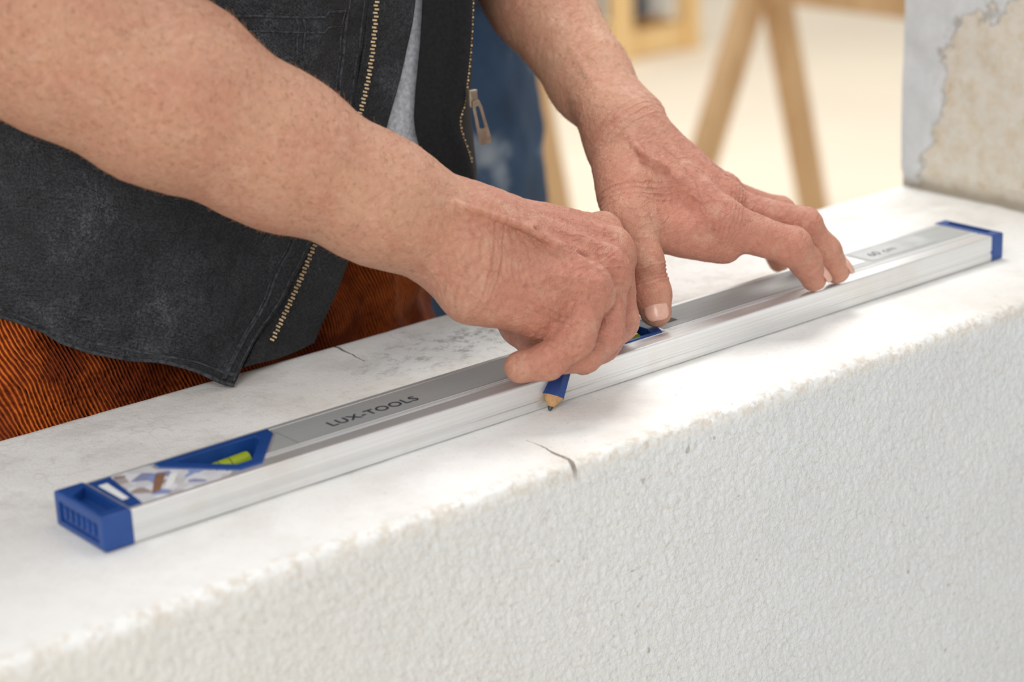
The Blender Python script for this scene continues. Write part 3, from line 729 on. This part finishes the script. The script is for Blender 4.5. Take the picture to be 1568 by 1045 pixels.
SHOE=simple("work_shoe_leather",(.05,.035,.025),.6)
body("shoes",[([((.07,.35,-.912),(.06,.22,-.916),.038,.033)],.01,.01),([((.29,.35,-.912),(.30,.22,-.916),.038,.033)],.01,.01)],SHOE,man,.005)

# ---------------------------------------------------------------- person in jeans behind
by=empty("standing_person")
ox,oy=.583,.68
body("jeans",[([((ox,oy,.02),(ox+.06,oy,.02),.125,.125),((ox,oy,-.08),(ox+.06,oy,-.08),.13,.13),((ox-.05,oy,-.15),(ox-.06,oy,-.52),.095,.07),((ox+.085,oy,-.15),(ox+.09,oy,-.52),.095,.07),
   ((ox-.06,oy,-.52),(ox-.06,oy+.02,-.88),.07,.062),((ox+.09,oy,-.52),(ox+.09,oy+.02,-.88),.07,.062)],.04,.01)],JEANS,by,.007,.008,5)
DSH=simple("navy_jumper",(.02,.03,.05),.9,0,.3,200)
body("jumper",[([((ox-.03,oy,.15),(ox+.09,oy,.15),.125,.125),((ox-.05,oy,.42),(ox+.11,oy,.42),.125,.125),((ox-.11,oy,.52),(ox+.17,oy,.52),.065,.065),
   ((ox-.16,oy,.51),(ox-.20,oy,.26),.055,.045),((ox+.22,oy,.51),(ox+.20,oy+.10,.30),.055,.045),((ox-.20,oy,.26),(ox-.14,oy-.12,.17),.044,.034),((ox+.20,oy+.1,.30),(ox+.14,oy+.0,.22),.044,.034)],.04,.01)],DSH,by,.008,.005,9)
body("head",[([((ox+.03,oy,.57),(ox+.03,oy-.01,.65),.055,.052),((ox+.03,oy,.74),(ox+.03,oy,.77),.078,.080),((ox+.03,oy-.05,.69),(ox+.03,oy-.03,.73),.045,.055),((ox+.03,oy-.098,.725),(ox+.03,oy-.085,.755),.012,.009)],.03,.01)],SKIN,by,.006)
body("shoes",[([((ox-.06,oy+.03,-.912),(ox-.07,oy-.11,-.916),.038,.033)],.01,.01),([((ox+.09,oy+.03,-.912),(ox+.10,oy-.11,-.916),.038,.033)],.01,.01)],SHOE,by,.006)

# ---------------------------------------------------------------- room
box("floor",(-4,-3,-1.0),(9,9,-.95),FLOOR)
box("wall_back",(-4,5.3,-.95),(9,5.45,2.2),BACK)
box("wall_right",(7.2,-3,-.95),(7.35,5.3,2.2),BACK)
def sawhorse(name,x,y,zt,dirn,ln,lx,rx):
    p=empty(name)
    beam("top_beam",(x,y-dirn*.06,zt),(x,y+dirn*ln,zt),.055,.07,WOOD,p)
    for yy in (y,y+dirn*(ln-.08)):
        beam("leg",(x-.03,yy,zt-.01),(lx,yy,-.95),.05,.045,WOOD,p,up=(0,1,0))
        beam("leg",(x+.03,yy,zt-.01),(rx,yy,-.95),.05,.045,WOOD,p,up=(0,1,0))
sawhorse("sawhorse",2.69,2.2,-.285,-1,1.05,2.36,2.88)
sawhorse("sawhorse",2.05,2.25,-.30,1,1.0,1.80,2.20)
def wframe():
    p=empty("wooden_crate")
    x0,x1,y0,y1=4.30,4.62,4.42,4.60; z0,z1=-.95,-.25
    for x in (x0,x1):
        for y in (y0,y1): beam("post",(x,y,z0),(x,y,z1),.06,.06,WOOD2,p)
    for z in (z0+.05,z1-.03):
        for y in (y0,y1): beam("rail",(x0,y,z),(x1,y,z),.03,.09,WOOD2,p)
        for x in (x0,x1): beam("rail",(x,y0,z),(x,y1,z),.03,.09,WOOD2,p)
    box("crate_base",(x0,y0,z0+.02),(x1,y1,z0+.04),WOOD2,p)
    box("dark_tool_case",(x0+.05,y0+.03,z0+.12),(x0+.14,y1-.03,z0+.55),simple("dark_case",(.03,.04,.07),.5),p,.01)
    box("grey_box",(x0+.19,y0+.04,z0+.12),(x0+.27,y1-.04,z0+.50),simple("grey_case",(.5,.5,.48),.6),p,.01)
wframe()

# ---------------------------------------------------------------- light
w=bpy.data.worlds.new("w"); scn.world=w; w.use_nodes=True
bg=w.node_tree.nodes["Background"]; bg.inputs[0].default_value=(.98,.99,1.0,1); bg.inputs[1].default_value=.72
def area(name,loc,target,size,power,col):
    l=bpy.data.lights.new(name,'AREA'); l.shape='RECTANGLE'; l.size=size[0];l.size_y=size[1]; l.energy=power;l.color=col
    o=bpy.data.objects.new(name,l); link(o); o.location=loc
    o.rotation_euler=(Vector(target)-Vector(loc)).to_track_quat('-Z','Y').to_euler(); return o
area("overhead_fill",(.8,.6,1.9),(.3,0,0),(.8,.8),30,(1,.975,.94))  # unseen area light added overhead for highlights
area("front_fill",(-1.5,-1.4,1.25),(.2,0,0),(1.2,1.0),27,(1,.995,.985))  # unseen area light added to brighten the wall front
area("overhead_fill",(3.2,2.8,1.9),(3,3,-1),(2.5,2.5),66,(1,.98,.95))  # unseen area light added to brighten the background

# ---------------------------------------------------------------- camera
C=Vector((-.34991,-.7172,.34405)); yaw,pit,rol=.67454,.32016,-.04491
fw=V([math.sin(yaw)*math.cos(pit),math.cos(yaw)*math.cos(pit),-math.sin(pit)]); r=V([math.cos(yaw),-math.sin(yaw),0.]); u=np.cross(r,fw)
rr_=r*math.cos(rol)+u*math.sin(rol); uu_=-r*math.sin(rol)+u*math.cos(rol)
cam=bpy.data.cameras.new("camera"); co=link(bpy.data.objects.new("camera",cam))
co.matrix_world=Matrix(((rr_[0],uu_[0],-fw[0],C[0]),(rr_[1],uu_[1],-fw[1],C[1]),(rr_[2],uu_[2],-fw[2],C[2]),(0,0,0,1)))
cam.sensor_width=36; cam.lens=36*3092.13/1568; cam.clip_start=.02
cam.dof.use_dof=True; cam.dof.focus_distance=1.02; cam.dof.aperture_fstop=6.3
scn.camera=co
scn.view_settings.view_transform='Standard'; scn.view_settings.look='None'; scn.view_settings.exposure=0.0
